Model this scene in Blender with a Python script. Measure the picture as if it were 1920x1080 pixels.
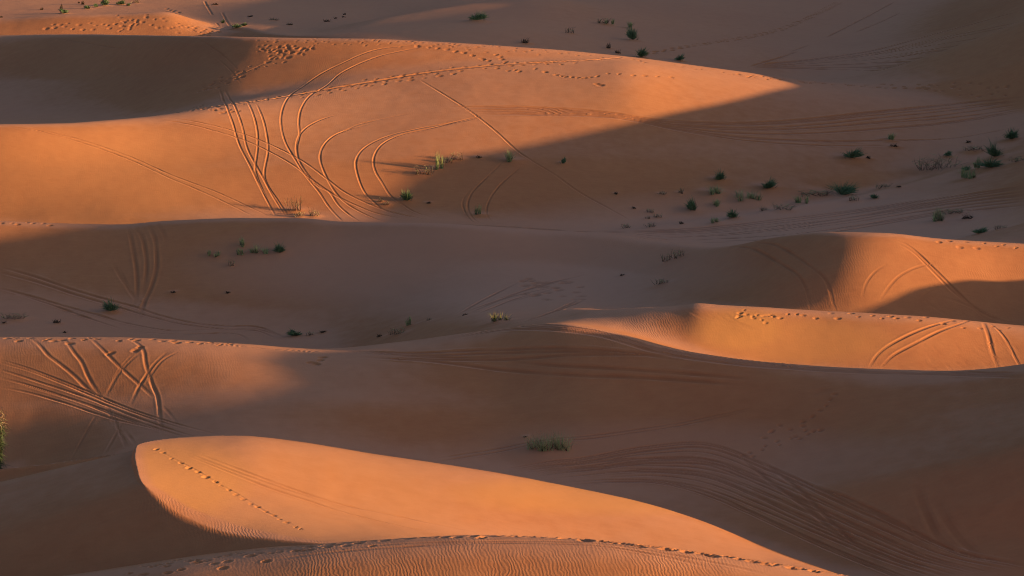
import bpy, math, random
import numpy as np

# ------------------------------------------------------------------ camera, sky, sun, exposure
CAM_H = 34.0                       # the photographer stands on a high dune
FPX = 5444.0                       # focal length in pixels of a 1920 wide picture (about 20 degrees)
PITCH = math.radians(13.2)
SUN_EL = math.radians(8.0)
SUN_AZ = math.radians(12.0)        # from the right (+x), swung 12 degrees towards the camera side
SUN = np.array([math.cos(SUN_EL) * math.cos(SUN_AZ), -math.cos(SUN_EL) * math.sin(SUN_AZ), math.sin(SUN_EL)])

scene = bpy.context.scene
for o in list(bpy.data.objects):
    bpy.data.objects.remove(o)
cam_data = bpy.data.cameras.new('camera')
cam = bpy.data.objects.new('camera', cam_data)
scene.collection.objects.link(cam)
cam.location = (0, 0, CAM_H)
cam.rotation_euler = (math.pi / 2 - PITCH, 0, 0)
cam_data.sensor_width = 36.0
cam_data.lens = 36.0 * FPX / 1920.0
cam_data.clip_start = 0.5
cam_data.clip_end = 9000
scene.camera = cam

world = bpy.data.worlds.new('World')
scene.world = world
world.use_nodes = True
wn = world.node_tree
for n in list(wn.nodes):
    wn.nodes.remove(n)
wo = wn.nodes.new('ShaderNodeOutputWorld')
wb = wn.nodes.new('ShaderNodeBackground')
ws = wn.nodes.new('ShaderNodeTexSky')
ws.sky_type = 'NISHITA'
ws.sun_disc = False
ws.sun_elevation = SUN_EL
ws.sun_rotation = math.atan2(SUN[0], SUN[1])
ws.air_density = 1.0
ws.dust_density = 2.5
ws.ozone_density = 2.0
wb.inputs['Strength'].default_value = 0.085
wn.links.new(ws.outputs[0], wb.inputs[0])
wn.links.new(wb.outputs[0], wo.inputs[0])

sun_data = bpy.data.lights.new('sun', 'SUN')
sun_data.energy = 5.0
sun_data.angle = math.radians(0.65)
sun_data.color = (1.0, 0.605, 0.23)
sun_ob = bpy.data.objects.new('sun', sun_data)
scene.collection.objects.link(sun_ob)
from mathutils import Vector
sun_ob.rotation_euler = Vector(SUN).to_track_quat('Z', 'Y').to_euler()
sun_ob.location = (60, -20, 60)

scene.render.filter_size = 1.0
if hasattr(scene, 'cycles'):
    scene.cycles.filter_width = 1.0
scene.view_settings.view_transform = 'Standard'
scene.view_settings.look = 'None'
scene.view_settings.exposure = 0.9
scene.view_settings.gamma = 1.0
scene.view_settings.use_curve_mapping = False

# ------------------------------------------------------------------ terrain: a real height field z(x, y)
CP, SP = math.cos(PITCH), math.sin(PITCH)
def pix(u, v):
    """picture pixel (1920 x 1080) -> bearing tau = x / y and gradient e = (z - CAM_H) / y of the sight line"""
    dx = (u - 960.0) / FPX; dy = (540.0 - v) / FPX
    w = CP + SP * dy
    return dx / w, (-SP + CP * dy) / w

def pchip_slopes(x, y):
    h = np.diff(x); d = np.diff(y) / h
    m = np.zeros_like(y)
    w1 = 2 * h[1:] + h[:-1]; w2 = h[1:] + 2 * h[:-1]
    ok = d[:-1] * d[1:] > 0
    with np.errstate(divide='ignore', invalid='ignore'):
        hm = (w1 + w2) / (w1 / d[:-1] + w2 / d[1:])
    m[1:-1] = np.where(ok, hm, 0.0)
    m[0] = d[0]; m[-1] = d[-1]
    return m
def pchip(x, y, q):
    x = np.asarray(x, float); y = np.asarray(y, float)
    return hermite(x, y, pchip_slopes(x, y), q)
def hermite(x, y, m, q):
    k = np.clip(np.searchsorted(x, q) - 1, 0, len(x) - 2)
    h = x[k + 1] - x[k]; t = np.clip((q - x[k]) / h, 0, 1)
    t2 = t * t; t3 = t2 * t
    return (2*t3 - 3*t2 + 1) * y[k] + (t3 - 2*t2 + t) * h * m[k] + (-2*t3 + 3*t2) * y[k+1] + (t3 - t2) * h * m[k+1]
def gblur(a, s, axis=0):
    r = max(1, int(3 * s)); kx = np.exp(-0.5 * (np.arange(-r, r + 1) / s) ** 2); kx /= kx.sum()
    p = [(0, 0)] * a.ndim; p[axis] = (r, r)
    ap = np.pad(a, p, mode='edge')
    out = np.zeros_like(a)
    n = a.shape[axis]
    for i, w in enumerate(kx):
        sl = [slice(None)] * a.ndim; sl[axis] = slice(i, i + n)
        out += w * ap[tuple(sl)]
    return out

# crest, face and trough lines of the dunes, near to far: (u, v, distance)
LINES = [
 # foreground dune: foot and crest
 [(-600,1420,89),(1000,1400,89),(2600,1420,89)],
 [(-800,1200,101),(-300,1125,101),(130,1080,100.7),(400,1040,100.4),(700,1012,100.1),(900,1002,100),(1100,1010,99.6),(1350,1040,99),(1600,1080,98.4),(1900,1135,98),(2400,1230,98)],
 [(-800,1230,103.2),(-300,1125,103.2),(130,1078,103),(400,1038,102.9),(560,1022,103),(700,1022,103),(900,1036,103.2),(1100,1050,103.3),(1350,1082,103.5),(1600,1125,103.5),(1900,1180,103.5),(2400,1262,103.5)],
 # sunlit dune behind it: face, crest, trough
 [(-600,850,109),(0,858,109),(265,905,109),(450,937,109),(700,980,109),(1100,1050,109),(1350,1085,109),(1600,1140,107.5),(1900,1205,106),(2400,1285,106)],
 [(-600,812,117),(0,812,117),(300,814,117),(400,815,117),(460,816.5,117),(550,826,117.3),(700,850,117.4),(900,880,117.3),(1060,910,117.2),(1200,940,117),(1300,970,116.5),(1450,1030,114.5),(1580,1078,112),(1900,1180,108),(2400,1250,107.5)],
 [(-600,965,121),(0,948,121),(255,890,121),(460,860,121),(700,885,121),(900,915,121),(1060,936,121),(1200,962,120),(1300,988,119),(1450,1040,116.5),(1580,1082,114),(1900,1130,110.5),(2400,1170,109)],
 # great bowl and its crest
 [(-600,905,128),(0,905,126),(255,850,125.2),(460,832,125),(700,852,125),(900,880,124.5),(1060,902,123.5),(1300,945,121.5),(1500,985,119),(1700,1010,116.3),(1920,1025,114.5),(2400,1000,113)],
 [(-600,760,135),(0,760,132.3),(250,750,131.2),(460,740,130.5),(700,745,130),(900,750,130),(1060,752,129),(1300,800,127),(1500,830,125.3),(1700,840,123.3),(1920,850,121.5),(2400,800,120)],
 [(-600,620,142),(0,632,139),(220,632,137.9),(300,635,137.5),(450,645,137),(600,654,137),(750,641,137),(900,621,136.5),(1050,605,135),(1150,622,133.5),(1250,650,132.2),(1350,668,131.5),(1450,680,131.2),(1600,689,130.8),(1920,698,130.3),(2400,700,129)],
 [(-600,690,149),(0,690,149),(300,688,149),(600,690,148),(750,664,145),(900,632,141),(1000,611,139),(1050,603,138),(1150,616,137),(1250,648,135.5),(1350,678,134.6),(1450,695,134.3),(1600,705,134),(1920,714,134),(2400,712,133)],
 # sunlit dune on the right, valley floor on the left
 [(-600,610,162),(0,612,161),(300,625,160),(600,635,158),(750,617,154.5),(900,598,149.5),(1000,596,145.5),(1050,592,144.6),(1100,584,143.5),(1200,577,141.2),(1275,573.5,140.5),(1308,568,140.2),(1345,571,140.1),(1400,574,140.1),(1500,580,140.3),(1700,590,140),(1920,610,140.6),(2400,640,140)],
 [(-600,560,167),(0,560,166),(300,570,165),(600,585,162.5),(900,555,158.3),(1050,565,154),(1100,576,151),(1200,588,148),(1300,588,145.8),(1400,592,144.5),(1500,598,144.2),(1700,606,143.8),(1920,622,144.2),(2400,650,143.7)],
 # long dune across the middle
 [(-600,495,171),(0,498,170),(300,495,169),(600,495,167),(900,490,164.3),(1100,503,162),(1200,515,159.3),(1300,522,154.8),(1400,518,150.6),(1500,507,147.7),(1600,502,146.6),(1750,515,146.7),(1920,535,147),(2400,560,146.5)],
 [(-600,400,175),(0,413,174.5),(120,418,174.2),(220,421,173.8),(320,413,173.2),(450,408,172.5),(560,408,171.7),(640,415,171),(850,420,168.5),(1000,430,167.5),(1130,437,166),(1250,453,163.5),(1340,463,159),(1450,445,153.7),(1560,435,150.2),(1650,436,149.5),(1760,447,149.8),(1920,456,150.5),(2400,490,150.5)],
 [(-600,415,177.5),(0,430,177.3),(220,440,177),(450,425,176),(640,430,175),(850,432,174),(1000,438,172),(1130,442,170.5),(1250,458,168),(1340,466,164.8),(1450,458,160.3),(1560,452,157.5),(1650,453,156.5),(1760,463,156.7),(1920,472,157.5),(2400,505,158)],
 # plain and foot of the great dune
 [(-600,415,180),(0,410,179.5),(300,408,179),(640,412,178.8),(900,420,178.5),(1130,432,178),(1280,425,178.5),(1450,403,180),(1600,378,183.5),(1750,352,187),(1920,328,191),(2400,285,198)],
 [(-600,320,185),(0,320,183.2),(300,315,184.5),(600,300,186),(900,290,187),(1150,290,188),(1300,285,189.5),(1500,280,192),(1700,270,195.5),(1920,255,199),(2400,235,205)],
 # spur crest with the camel trail
 [(-600,235,188),(0,232,187),(100,231,188),(200,225,189.6),(280,218,191.5),(400,200,193.5),(500,187,195.5),(700,153,199),(900,125,201.5),(1050,118,202.6),(1150,117,203),(1300,139,203.2),(1500,170,204),(1700,185,206),(1920,195,208),(2400,200,211)],
 [(-600,255,197),(0,246,197),(200,233,197.5),(280,221,197.5),(400,193,198),(500,173,199),(700,134,201),(900,112,203),(1050,109,203.9),(1150,111,204.3),(1300,131,204.7),(1500,160,206.5),(1700,174,209),(1920,184,211.5),(2400,188,216)],
 [(-600,160,230),(0,155,222),(200,150,214),(400,130,204),(500,120,203.3),(700,100,203.7),(900,97,204.3),(1050,101,204.9),(1150,107,205.3),(1300,126,206),(1500,155,208),(1700,168,211),(1920,178,213),(2400,181,218)],
 # main crest and the land beyond
 [(-600,70,248),(0,66,236),(150,64,228),(300,66,216.5),(400,68,209.5),(500,70,207),(600,71.5,206.5),(700,73,206),(850,80,206),(1000,90,206),(1150,103,206.5),(1300,122,207.5),(1400,136,208.5),(1500,150,209.5),(1600,158,211),(1750,165,213.5),(1920,172,215.5),(2400,175,220)],
 [(-600,85,254),(0,84,240),(150,84,240),(300,84,240),(430,84,239),(520,88,228),(700,93,217),(850,97,214),(1150,118,214),(1300,133,214.5),(1400,143,215),(1500,153,216),(1600,158.5,217),(1750,163,219),(1920,169,221),(2400,170,226)],
 [(-600,35,258),(0,33,246.5),(110,27,246),(230,25,246),(310,22,246),(360,36,246),(430,58,245),(560,68,226),(700,58,225),(900,50,225),(1150,70,226),(1300,88,225),(1400,105,224),(1500,120,224),(1700,120,228),(1920,115,233),(2400,100,237)],
 [(-600,42,264),(0,40,257),(110,34,256),(230,33,255),(310,28,255),(360,36,252),(430,47,247),(560,63,233),(640,50,234),(700,36,236),(800,18,240),(900,4,243),(1000,-4,246),(1150,20,243),(1300,50,240),(1500,80,238),(1700,85,242),(1920,80,247),(2400,70,252)],
 [(-600,20,272),(0,20,266),(430,22,262),(560,47,246),(640,43,244),(700,41,243),(800,24,246),(900,11,249),(1000,2,252),(1150,0,255),(1300,10,254),(1500,30,254),(1700,40,257),(1920,40,260),(2400,30,264)],
 [(-600,-25,292),(0,-25,290),(500,-15,285),(960,-25,277),(1500,-15,277),(1920,-10,282),(2400,-15,286)],
]
CREST = {1, 4, 8, 10, 13, 17, 20, 22, 23}     # lines that stand against what lies behind them
NEAR = [(2.0, 32.3), (15.0, 27.5), (40.0, 14.0), (66.0, 3.2)]          # the viewpoint dune, (distance, height)
FAR = [(340.0, 0.0), (460.0, 1.5), (700.0, -1.0), (1500.0, 2.0), (4000.0, 0.0)]

TAU_IN = 0.191                      # dense part of the sheet: a little more than the picture shows
NC_IN = 1100
t_in = np.linspace(-TAU_IN, TAU_IN, NC_IN)
DTAU = t_in[1] - t_in[0]
def grow(n, a, b):                  # spacing grows outwards
    s = np.linspace(0, 1, n + 1)[1:]
    return a + (b - a) * (0.02 * s + 0.98 * s ** 3)
t_left = grow(26, TAU_IN, 3.0)
t_right = np.concatenate([np.linspace(TAU_IN, 0.45, 46)[1:], grow(18, 0.45, 3.0)])     # the ridge that casts the shade needs its shape
TAU = np.concatenate([-t_left[::-1], t_in, t_right])
NC = len(TAU)

TU = np.arange(-0.6, 0.6, DTAU)      # the lines are smoothed on an even scale of bearings
KY, KE = [], []
for yy, zz in NEAR:
    KY.append(np.full(len(TU), yy)); KE.append(np.full(len(TU), (zz - CAM_H) / yy))
for ln in LINES:
    tt = []; ee = []; yy = []
    for u, v, d in ln:
        t, e = pix(u, v); tt.append(t); ee.append(e); yy.append(d)
    q = np.clip(TU, tt[0], tt[-1])
    yv = pchip(tt, yy, q); ev = pchip(tt, ee, q)
    KY.append(gblur(gblur(yv, 18.0), 12.0)); KE.append(gblur(ev, 6.5 if len(KE) - 4 in CREST else 20.0))
for yy, zz in FAR:
    KY.append(np.full(len(TU), yy)); KE.append(np.full(len(TU), (zz - CAM_H) / yy))
KY = np.array(KY); KE = np.array(KE)
for k in range(1, len(KY)):
    KY[k] = np.maximum(KY[k], KY[k - 1] + 0.35)
KM = np.stack([pchip_slopes(KY[:, i], KE[:, i]) for i in range(len(TU))], axis=1)
KM = gblur(KM, 25.0, axis=1)          # no creases down the slopes
KY = np.stack([np.interp(TAU, TU, q) for q in KY]); KE = np.stack([np.interp(TAU, TU, q) for q in KE]); KM = np.stack([np.interp(TAU, TU, q) for q in KM])

# fine rows
YF = np.concatenate([np.linspace(2, 66, 40)[:-1], np.linspace(66, 92, 60)[:-1], np.arange(92, 290, 0.08), np.geomspace(290, 4000, 70)])
NR = len(YF)
I0, I1 = np.searchsorted(YF, [92.0, 289.9])
EF = np.empty((NC, NR))
for i in range(NC):
    EF[i] = hermite(KY[:, i], KE[:, i], KM[:, i], YF)
EF[:, I0:I1] = gblur(EF[:, I0:I1], 4.0, axis=1)
X = TAU[:, None] * YF[None, :]
Y = np.broadcast_to(YF[None, :], X.shape)
Z = CAM_H + EF * Y

def smin(a, b, k):
    h = np.clip(0.5 + 0.5 * (b - a) / k, 0, 1)
    return b + (a - b) * h - k * h * (1 - h)
def smax(a, b, k):
    return -smin(-a, -b, k)
def sstep(a, b, x):
    t = np.clip((x - a) / (b - a), 0, 1); return t * t * (3 - 2 * t)

# lattice noise for gentle undulation
def vnoise(x, y, seed):
    rs = np.random.RandomState(seed); tab = rs.rand(256, 256)
    xi = np.floor(x).astype(int); yi = np.floor(y).astype(int)
    fx = x - xi; fy = y - yi
    fx = fx * fx * fx * (fx * (fx * 6 - 15) + 10); fy = fy * fy * fy * (fy * (fy * 6 - 15) + 10)
    a = tab[xi & 255, yi & 255]; b = tab[(xi + 1) & 255, yi & 255]; c = tab[xi & 255, (yi + 1) & 255]; d = tab[(xi + 1) & 255, (yi + 1) & 255]
    return (a * (1 - fx) + b * fx) * (1 - fy) + (c * (1 - fx) + d * fx) * fy - 0.5

# windward side of the near sunlit dune: everything left of the brink line falls away to the left
def line_xyz(pts):
    out = []
    for u, v, d in pts:
        t, e = pix(u, v); out.append((t * d, d, CAM_H + e * d))
    return np.array(out)
def windward(Z, pts, slopes, k, y_end):
    P = line_xyz(pts); P = P[np.argsort(P[:, 1])]
    sl = np.array(slopes)[::-1] if pts[0][2] > pts[-1][2] else np.array(slopes)
    q = np.clip(YF, P[0, 1], P[-1, 1])
    xb = pchip(P[:, 1], P[:, 0], q)[None, :]; zb = pchip(P[:, 1], P[:, 2], q)[None, :]; ss = np.interp(q, P[:, 1], sl)[None, :]
    kk = np.interp(q, P[:, 1], k if np.ndim(k) else np.full(len(P), k))[None, :]
    D = zb - ss * (xb - X) + 40.0 * sstep(y_end, y_end + 6.0, YF)[None, :] + 40 * sstep(-0.6, -2.4, YF - P[0, 1])[None, :]
    D = np.where(X > xb, D + (X - xb) * 2.0, D)
    return np.where(np.abs(TAU)[:, None] < 0.6, smin(Z, D, kk), Z)
BRINK = [(470,815,117.2),(400,817,116.5),(292,834,115),(250,847,113.6),(247,860,112.6),(254,890,110.3),(264,908,109),(330,935,107.6),(450,966,106.2),(560,990,105),(700,1014,103.6)]
Z = windward(Z, BRINK,
             [.23,.23,.25,.27,.29,.31,.33,.34,.34,.34,.34], [.4,.3,.15,.05,.04,.04,.05,.08,.10,.12,.12][::-1], 118.5)

# low bank along the edge of the vehicle track at the foot of the great dune
bank_y = KY[15 + 4][:, None]; bank_a = sstep(pix(1120, 430)[0], pix(1320, 420)[0], TAU)[:, None] * (TAU < 0.3)[:, None]
Z = Z + bank_a * (0.30 * np.exp(-((Y - bank_y) / 1.6) ** 2) - 0.34 * np.exp(-((Y - bank_y - 3.0) / 1.7) ** 2))

# the high dunes outside the picture on the right, whose shadow lies over the valleys: ridge along the line a = A0
A0 = 14.0
CA, SA = math.cos(SUN_AZ), math.sin(SUN_AZ)
TEL = math.tan(SUN_EL)
RIDGE = [(60,-8),(105,-6),(113,-0.4),(116,1.2),(118.5,4.0),(121.5,5.7),(124,5.7),(126.3,5.8),(127.8,6.2),(129,6.6),(130,6.6),(131.5,5.4),(133,3.0),(135,0.8),(138,0.1),(140.8,0.1),(143,1.6),(146,2.75),(147.2,3.1),(148.4,3.0),(149.2,2.6),(150,2.45),(152,2.9),(153.5,5.2),(155,7.2),(160,8.0),(165,8.0),(168.5,7.0),(171,5.1),(173.1,4.9),(175.3,5.3),(177.9,6.1),(180.9,7.0),(185.4,6.75),(191,6.7),(197.2,6.4),(201,6.2),(205.9,5.8),(212,10.5),(219,12.3),(223,11.9),(228,11.6),(232,11.4),(236,11.6),(241,12),(320,5)]
RB = np.array([p[0] for p in RIDGE], float); RH = np.array([p[1] for p in RIDGE], float)
def add_ridge(Z):
    a = CA * X - SA * Y; b = SA * X + CA * Y
    H = pchip(RB, RH, np.clip(b, RB[0], RB[-1]).ravel()).reshape(b.shape)
    d = np.where(a < A0, (A0 - a) * 0.42, (a - A0) * 0.20)
    return np.where(X > 0, smax(Z, H - np.sqrt(d * d + 0.3) + 0.55, 3.0), Z)
Z = add_ridge(Z)
# ------------------------------------------------------------------ final sheet: rows gathered where the sight lines need them
EF = (Z - CAM_H) / Y
NROW = 1150
dens = np.abs(np.gradient(EF, axis=1)) / np.gradient(YF)[None, :]
upm = np.maximum.accumulate(EF, axis=1)
seen = (EF >= upm - 2e-4).astype(float)
w = np.where(seen > 0, dens + 0.0003, 0.0005)
w[:, :I0] = 0.0001; w[:, I1:] = 0.000004
w = gblur(gblur(w, 5.0, axis=1), 8.0, axis=0)
cum = np.concatenate([np.zeros((NC, 1)), np.cumsum(0.5 * (w[:, 1:] + w[:, :-1]) * np.diff(YF)[None, :], axis=1)], axis=1)
cum /= cum[:, -1:]
cum = gblur(cum, 10.0, axis=0)
S = np.linspace(0, 1, NROW)
GY = np.empty((NC, NROW)); GZ = np.empty((NC, NROW))
for i in range(NC):
    GY[i] = np.interp(S, cum[i], YF)
    GZ[i] = np.interp(GY[i], YF, Z[i])
GX = TAU[:, None] * GY
# gentle unevenness of blown sand
GZ += (0.05 * vnoise(GX / 6.0, GY / 6.0, 1) + 0.022 * vnoise(GX / 2.1, GY / 2.6, 2) + 0.008 * vnoise(GX / 0.7, GY / 0.9, 3)) * sstep(80, 95, GY)
# far and side country: broad dunes
side = sstep(0.24, 0.5, np.abs(TAU))[:, None] * sstep(60, 120, GY) + sstep(300, 420, GY)
GZ += np.clip(side, 0, 1) * (7.0 * vnoise(GX / 45.0, GY / 60.0, 7) + 2.0 * vnoise(GX / 17.0, GY / 21.0, 8)) * np.where(GX > 0, sstep(330, 420, GY), 1.0)

RANGE = {'L0': (0, 1), 'L1': (2, 4), 'L2': (5, 8), 'L3': (9, 10), 'L4': (9, 13), 'L7': (14, 20), 'FAR': (21, 25)}
DT = t_in[1] - t_in[0]; NOUT = len(t_left)
def ground_at(u, v, rng):
    """where the sight line through a picture point meets that dune: world x, y, z"""
    t, e = pix(u, v)
    i = int(np.clip(round((t + TAU_IN) / DT), 0, NC_IN - 1)) + NOUT
    a, b = RANGE[rng]
    j0 = np.searchsorted(YF, KY[a + 4, i]); j1 = np.searchsorted(YF, KY[b + 4, i] + 0.15)
    seg = EF[i, j0:j1]
    hit = np.nonzero(seg >= e)[0]
    j = j0 + (hit[0] if len(hit) else int(np.argmax(seg)))
    if j > 0 and len(hit) and hit[0] > 0:
        f = (e - EF[i, j - 1]) / (EF[i, j] - EF[i, j - 1] + 1e-12); y = YF[j - 1] + f * (YF[j] - YF[j - 1])
    else:
        y = YF[j]
    return t * y, y
def z_at(x, y):
    i = (x / y + TAU_IN) / DT + NOUT; i0 = int(np.clip(math.floor(i), 0, NC - 2)); f = i - i0
    za = np.interp(y, GY[i0], GZ[i0]); zb = np.interp(y, GY[i0 + 1], GZ[i0 + 1])
    return float(za * (1 - f) + zb * f)
def window(x, y, r):
    ic = int(round((x / y + TAU_IN) / DT)) + NOUT
    di = int(r / (DT * y)) + 2
    ic = min(max(ic, NOUT), NOUT + NC_IN - 1)
    row = GY[ic]; ja = np.searchsorted(row, y - r) - 3; jb = np.searchsorted(row, y + r) + 3
    return slice(max(ic - di, 0), min(ic + di + 1, NC)), slice(max(ja, 0), min(jb + 1, NROW))

FIELDS = {}
def path_world(pts, rng):
    p = np.array(pts, float)
    d = np.concatenate([[0], np.cumsum(np.hypot(*np.diff(p, axis=0).T))])
    q = np.linspace(0, d[-1], max(3, int(d[-1] / 5)))
    # smooth curve through the points
    n = len(p); m = np.zeros_like(p)
    m[1:-1] = (p[2:] - p[:-2]) / (d[2:] - d[:-2])[:, None]; m[0] = (p[1] - p[0]) / (d[1] - d[0]); m[-1] = (p[-1] - p[-2]) / (d[-1] - d[-2])
    uu = hermite(d, p[:, 0], m[:, 0], q); vv = hermite(d, p[:, 1], m[:, 1], q)
    wpts = np.array([ground_at(a, b, rng) for a, b in zip(uu, vv)])
    if len(wpts) > 6:
        wpts = np.stack([gblur(wpts[:, 0], 1.2), gblur(wpts[:, 1], 1.2)], axis=1)
    return wpts
def rut(pts, rng, half=0.13, depth=0.08, berm=0.035, fade=True):
    """a wheel rut or a furrow pressed into the sand along a line"""
    wp = path_world(pts, rng)
    seg = np.hypot(*np.diff(wp, axis=0).T); d = np.concatenate([[0], np.cumsum(seg)])
    n = max(4, int(d[-1] / 0.06)); q = np.linspace(0, d[-1], n)
    xs = np.interp(q, d, wp[:, 0]); ys = np.interp(q, d, wp[:, 1])
    key = (half, depth, berm)
    if key not in FIELDS:
        FIELDS[key] = [np.full((NC, NROW), 9.0, np.float32), np.ones((NC, NROW), np.float32)]
    F, A = FIELDS[key]
    R = half * 3.4; ph0 = (pts[0][0] * 0.37 + pts[0][1] * 0.11) % 6.28
    for k in range(n):
        si, sj = window(xs[k], ys[k], R)
        dd = np.hypot(GX[si, sj] - xs[k], GY[si, sj] - ys[k])
        amp = (min(1.0, 0.1 + min(q[k], d[-1] - q[k]) / 2.5) if fade else 1.0) * (0.84 + 0.2 * math.sin(q[k] * 0.9 + ph0) * math.sin(q[k] * 0.37 + 1.7 * ph0) + 0.16 * math.sin(q[k] * 2.9 + ph0))
        sub = F[si, sj]; near = dd < sub
        sub[near] = dd[near]; A[si, sj][near] = amp
def family(top, bot, n, rng, half, depth, berm, seed, cross=0.25):
    rs = random.Random(seed)
    m = 9
    def samp(pl):
        p = np.array(pl, float); d = np.concatenate([[0], np.cumsum(np.hypot(*np.diff(p, axis=0).T))])
        q = np.linspace(0, d[-1], m); return np.stack([pchip(d, p[:, 0], q), pchip(d, p[:, 1], q)], axis=1)
    a = samp(top); b = samp(bot)
    for k in range(n):
        f0 = (k + rs.uniform(0.1, 0.9)) / n; f1 = min(1, max(0, f0 + rs.gauss(0, cross)))
        s = rs.randint(0, 3) if rs.random() < 0.35 else 0; e = m - (rs.randint(0, 3) if rs.random() < 0.35 else 0)
        f = np.linspace(f0, f1, m)[:, None] + np.sin(np.linspace(0, 3, m) + k)[:, None] * 0.02
        pl = (a * (1 - f) + b * f)[s:e]
        rut(pl, rng, half, depth, berm)

PRINTS = []
def prints(pts, rng, size=0.17, depth=0.07, jitter=0.0, seed=0):
    rs = random.Random(seed)
    for u, v in pts:
        x, y = ground_at(u + rs.uniform(-jitter, jitter), v + rs.uniform(-jitter, jitter) * 0.35, rng)
        PRINTS.append((x, y, size * rs.uniform(0.75, 1.25), depth * rs.uniform(0.7, 1.3), rs.uniform(-0.6, 0.6)))
def trail(pts, rng, step, size=0.17, depth=0.07, jitter=3.0, seed=0, side=0.14):
    rs = random.Random(seed)
    wp = path_world(pts, rng)
    d = np.concatenate([[0], np.cumsum(np.hypot(*np.diff(wp, axis=0).T))])
    q = np.arange(0.1, d[-1], step)
    for k, a in enumerate(q):
        x = np.interp(a, d, wp[:, 0]); y = np.interp(a, d, wp[:, 1])
        x2 = np.interp(a + 0.1, d, wp[:, 0]); y2 = np.interp(a + 0.1, d, wp[:, 1])
        n = math.hypot(x2 - x, y2 - y) + 1e-6; nx, ny = -(y2 - y) / n, (x2 - x) / n
        s = side if k % 2 else -side
        s += rs.gauss(0, 0.05 * jitter)
        PRINTS.append((x + nx * s + rs.gauss(0, 0.04 * jitter), y + ny * s + rs.gauss(0, 0.04 * jitter), size * rs.uniform(0.7, 1.3), depth * rs.uniform(0.6, 1.35), math.atan2(y2 - y, x2 - x)))

RUT = (0.07, 0.05, 0.018); FINE = (0.065, 0.034, 0.01); DEEP = (0.075, 0.032, 0.014); SLIDE = (0.2, 0.04, 0.03); WIDE = (0.085, 0.034, 0.014)
# --- great dune
for pl in [
  [(0,236),(60,242),(117,252),(187,273),(253,297),(320,327),(405,360),(507,407)],
  [(60,243),(120,257),(190,279),(255,304),(315,332),(380,360),(477,407)]]:
    rut(pl, 'L7', *FINE)
for pl in [
  [(290,221),(340,224),(390,233),(450,249),(510,272),(565,300),(613,335),(643,358),(677,376),(717,392),(758,403),(817,414)],
  [(277,223),(333,229),(383,240),(443,257),(500,281),(553,311),(587,338),(627,365),(675,388),(708,400),(773,413)],
  [(410,163),(423,197),(437,233),(448,270),(467,307),(485,345),(505,385),(517,405)],
  [(420,167),(440,200),(455,240),(463,277),(480,310),(497,340),(507,360),(525,390),(537,407)],
  [(463,190),(473,210),(482,243),(483,277),(480,300),(478,317),(485,340),(500,372)],
  [(480,193),(493,223),(500,253),(503,280),(498,307),(495,330),(503,350),(520,375),(540,405)],
  [(773,85),(700,95),(640,120),(600,140),(567,163),(540,183),(528,210),(527,237),(535,267),(550,293),(567,320),(582,340),(600,362),(613,383),(627,400),(643,416)],
  [(797,88),(767,93),(707,107),(640,137),(610,163),(580,180),(563,207),(560,233),(562,253),(556,275),(560,300),(577,327),(590,345)],
  [(640,213),(613,220),(583,233),(563,250),(555,273),(560,300),(577,327),(597,350),(617,358),(633,383),(655,403),(678,417)],
  [(700,231),(640,247),(617,260),(602,280),(600,300),(610,327),(627,358),(650,382),(675,397),(700,408),(730,418)],
  [(903,218),(840,232),(780,243),(723,257),(683,277),(667,300),(670,327),(683,360),(700,378),(722,395),(760,405)],
  [(900,221),(800,243),(747,255),(713,273),(700,297),(703,320),(717,343),(730,365),(753,382),(780,398),(817,409)],
  [(945,302),(907,338),(887,358),(877,378),(878,395),(890,412),(907,419)],
  [(885,352),(867,377),(870,395),(882,412),(895,419)],
  [(977,313),(937,347),(920,370),(912,390),(913,405),(927,417)]]:
    rut(pl, 'L7', *RUT)
rut([(787,150),(840,182),(887,213),(930,247),(970,283),(1000,303),(1040,327),(1083,358),(1140,390),(1185,415)], 'L7', 0.08, 0.045, 0.02)
rut([(640,248),(673,233),(720,223),(770,213)], 'L7', *FINE)
for pl in [[(363,70),(386,81),(414,100),(439,123),(446,132)], [(402,104),(432,132),(452,158)], [(100,72),(160,80),(235,92)]]:
    rut(pl, 'L7', *FINE)
family([(840,200),(940,200),(1057,203),(1280,226),(1400,229),(1547,218),(1713,200),(1920,182)], [(900,216),(1100,217),(1280,245),(1380,262),(1513,273),(1650,273),(1780,268),(1920,240)], 12, 'L7', 0.11, 0.055, 0.025, 3)
family([(1180,433),(1300,427),(1450,409),(1600,390),(1760,365),(1920,343)], [(1170,441),(1280,455),(1400,452),(1560,437),(1700,414),(1800,400),(1920,388)], 15, 'L7', 0.15, 0.085, 0.04, 4, 0.14)
family([(840,419),(960,424),(1080,431),(1180,433)], [(860,421),(970,427),(1080,435),(1180,440)], 4, 'L7', 0.14, 0.07, 0.03, 41, 0.2)
# camel trail on the spur and its slumps
rut([(290,217),(400,200),(500,187),(600,170),(700,153),(800,137),(900,125),(1000,118),(1100,113),(1165,108)], 'L7', 0.13, 0.09, 0.05, False)
trail([(330,211),(420,198),(500,187),(600,170),(700,153),(800,137),(900,125),(1000,119),(1090,116)], 'L7', 0.45, 0.12, 0.035, 1.8, 5, 0.3)
trail([(560,180),(640,167),(760,147),(860,133)], 'L7', 0.5, 0.15, 0.035, 0.8, 6, 0.4)
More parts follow.
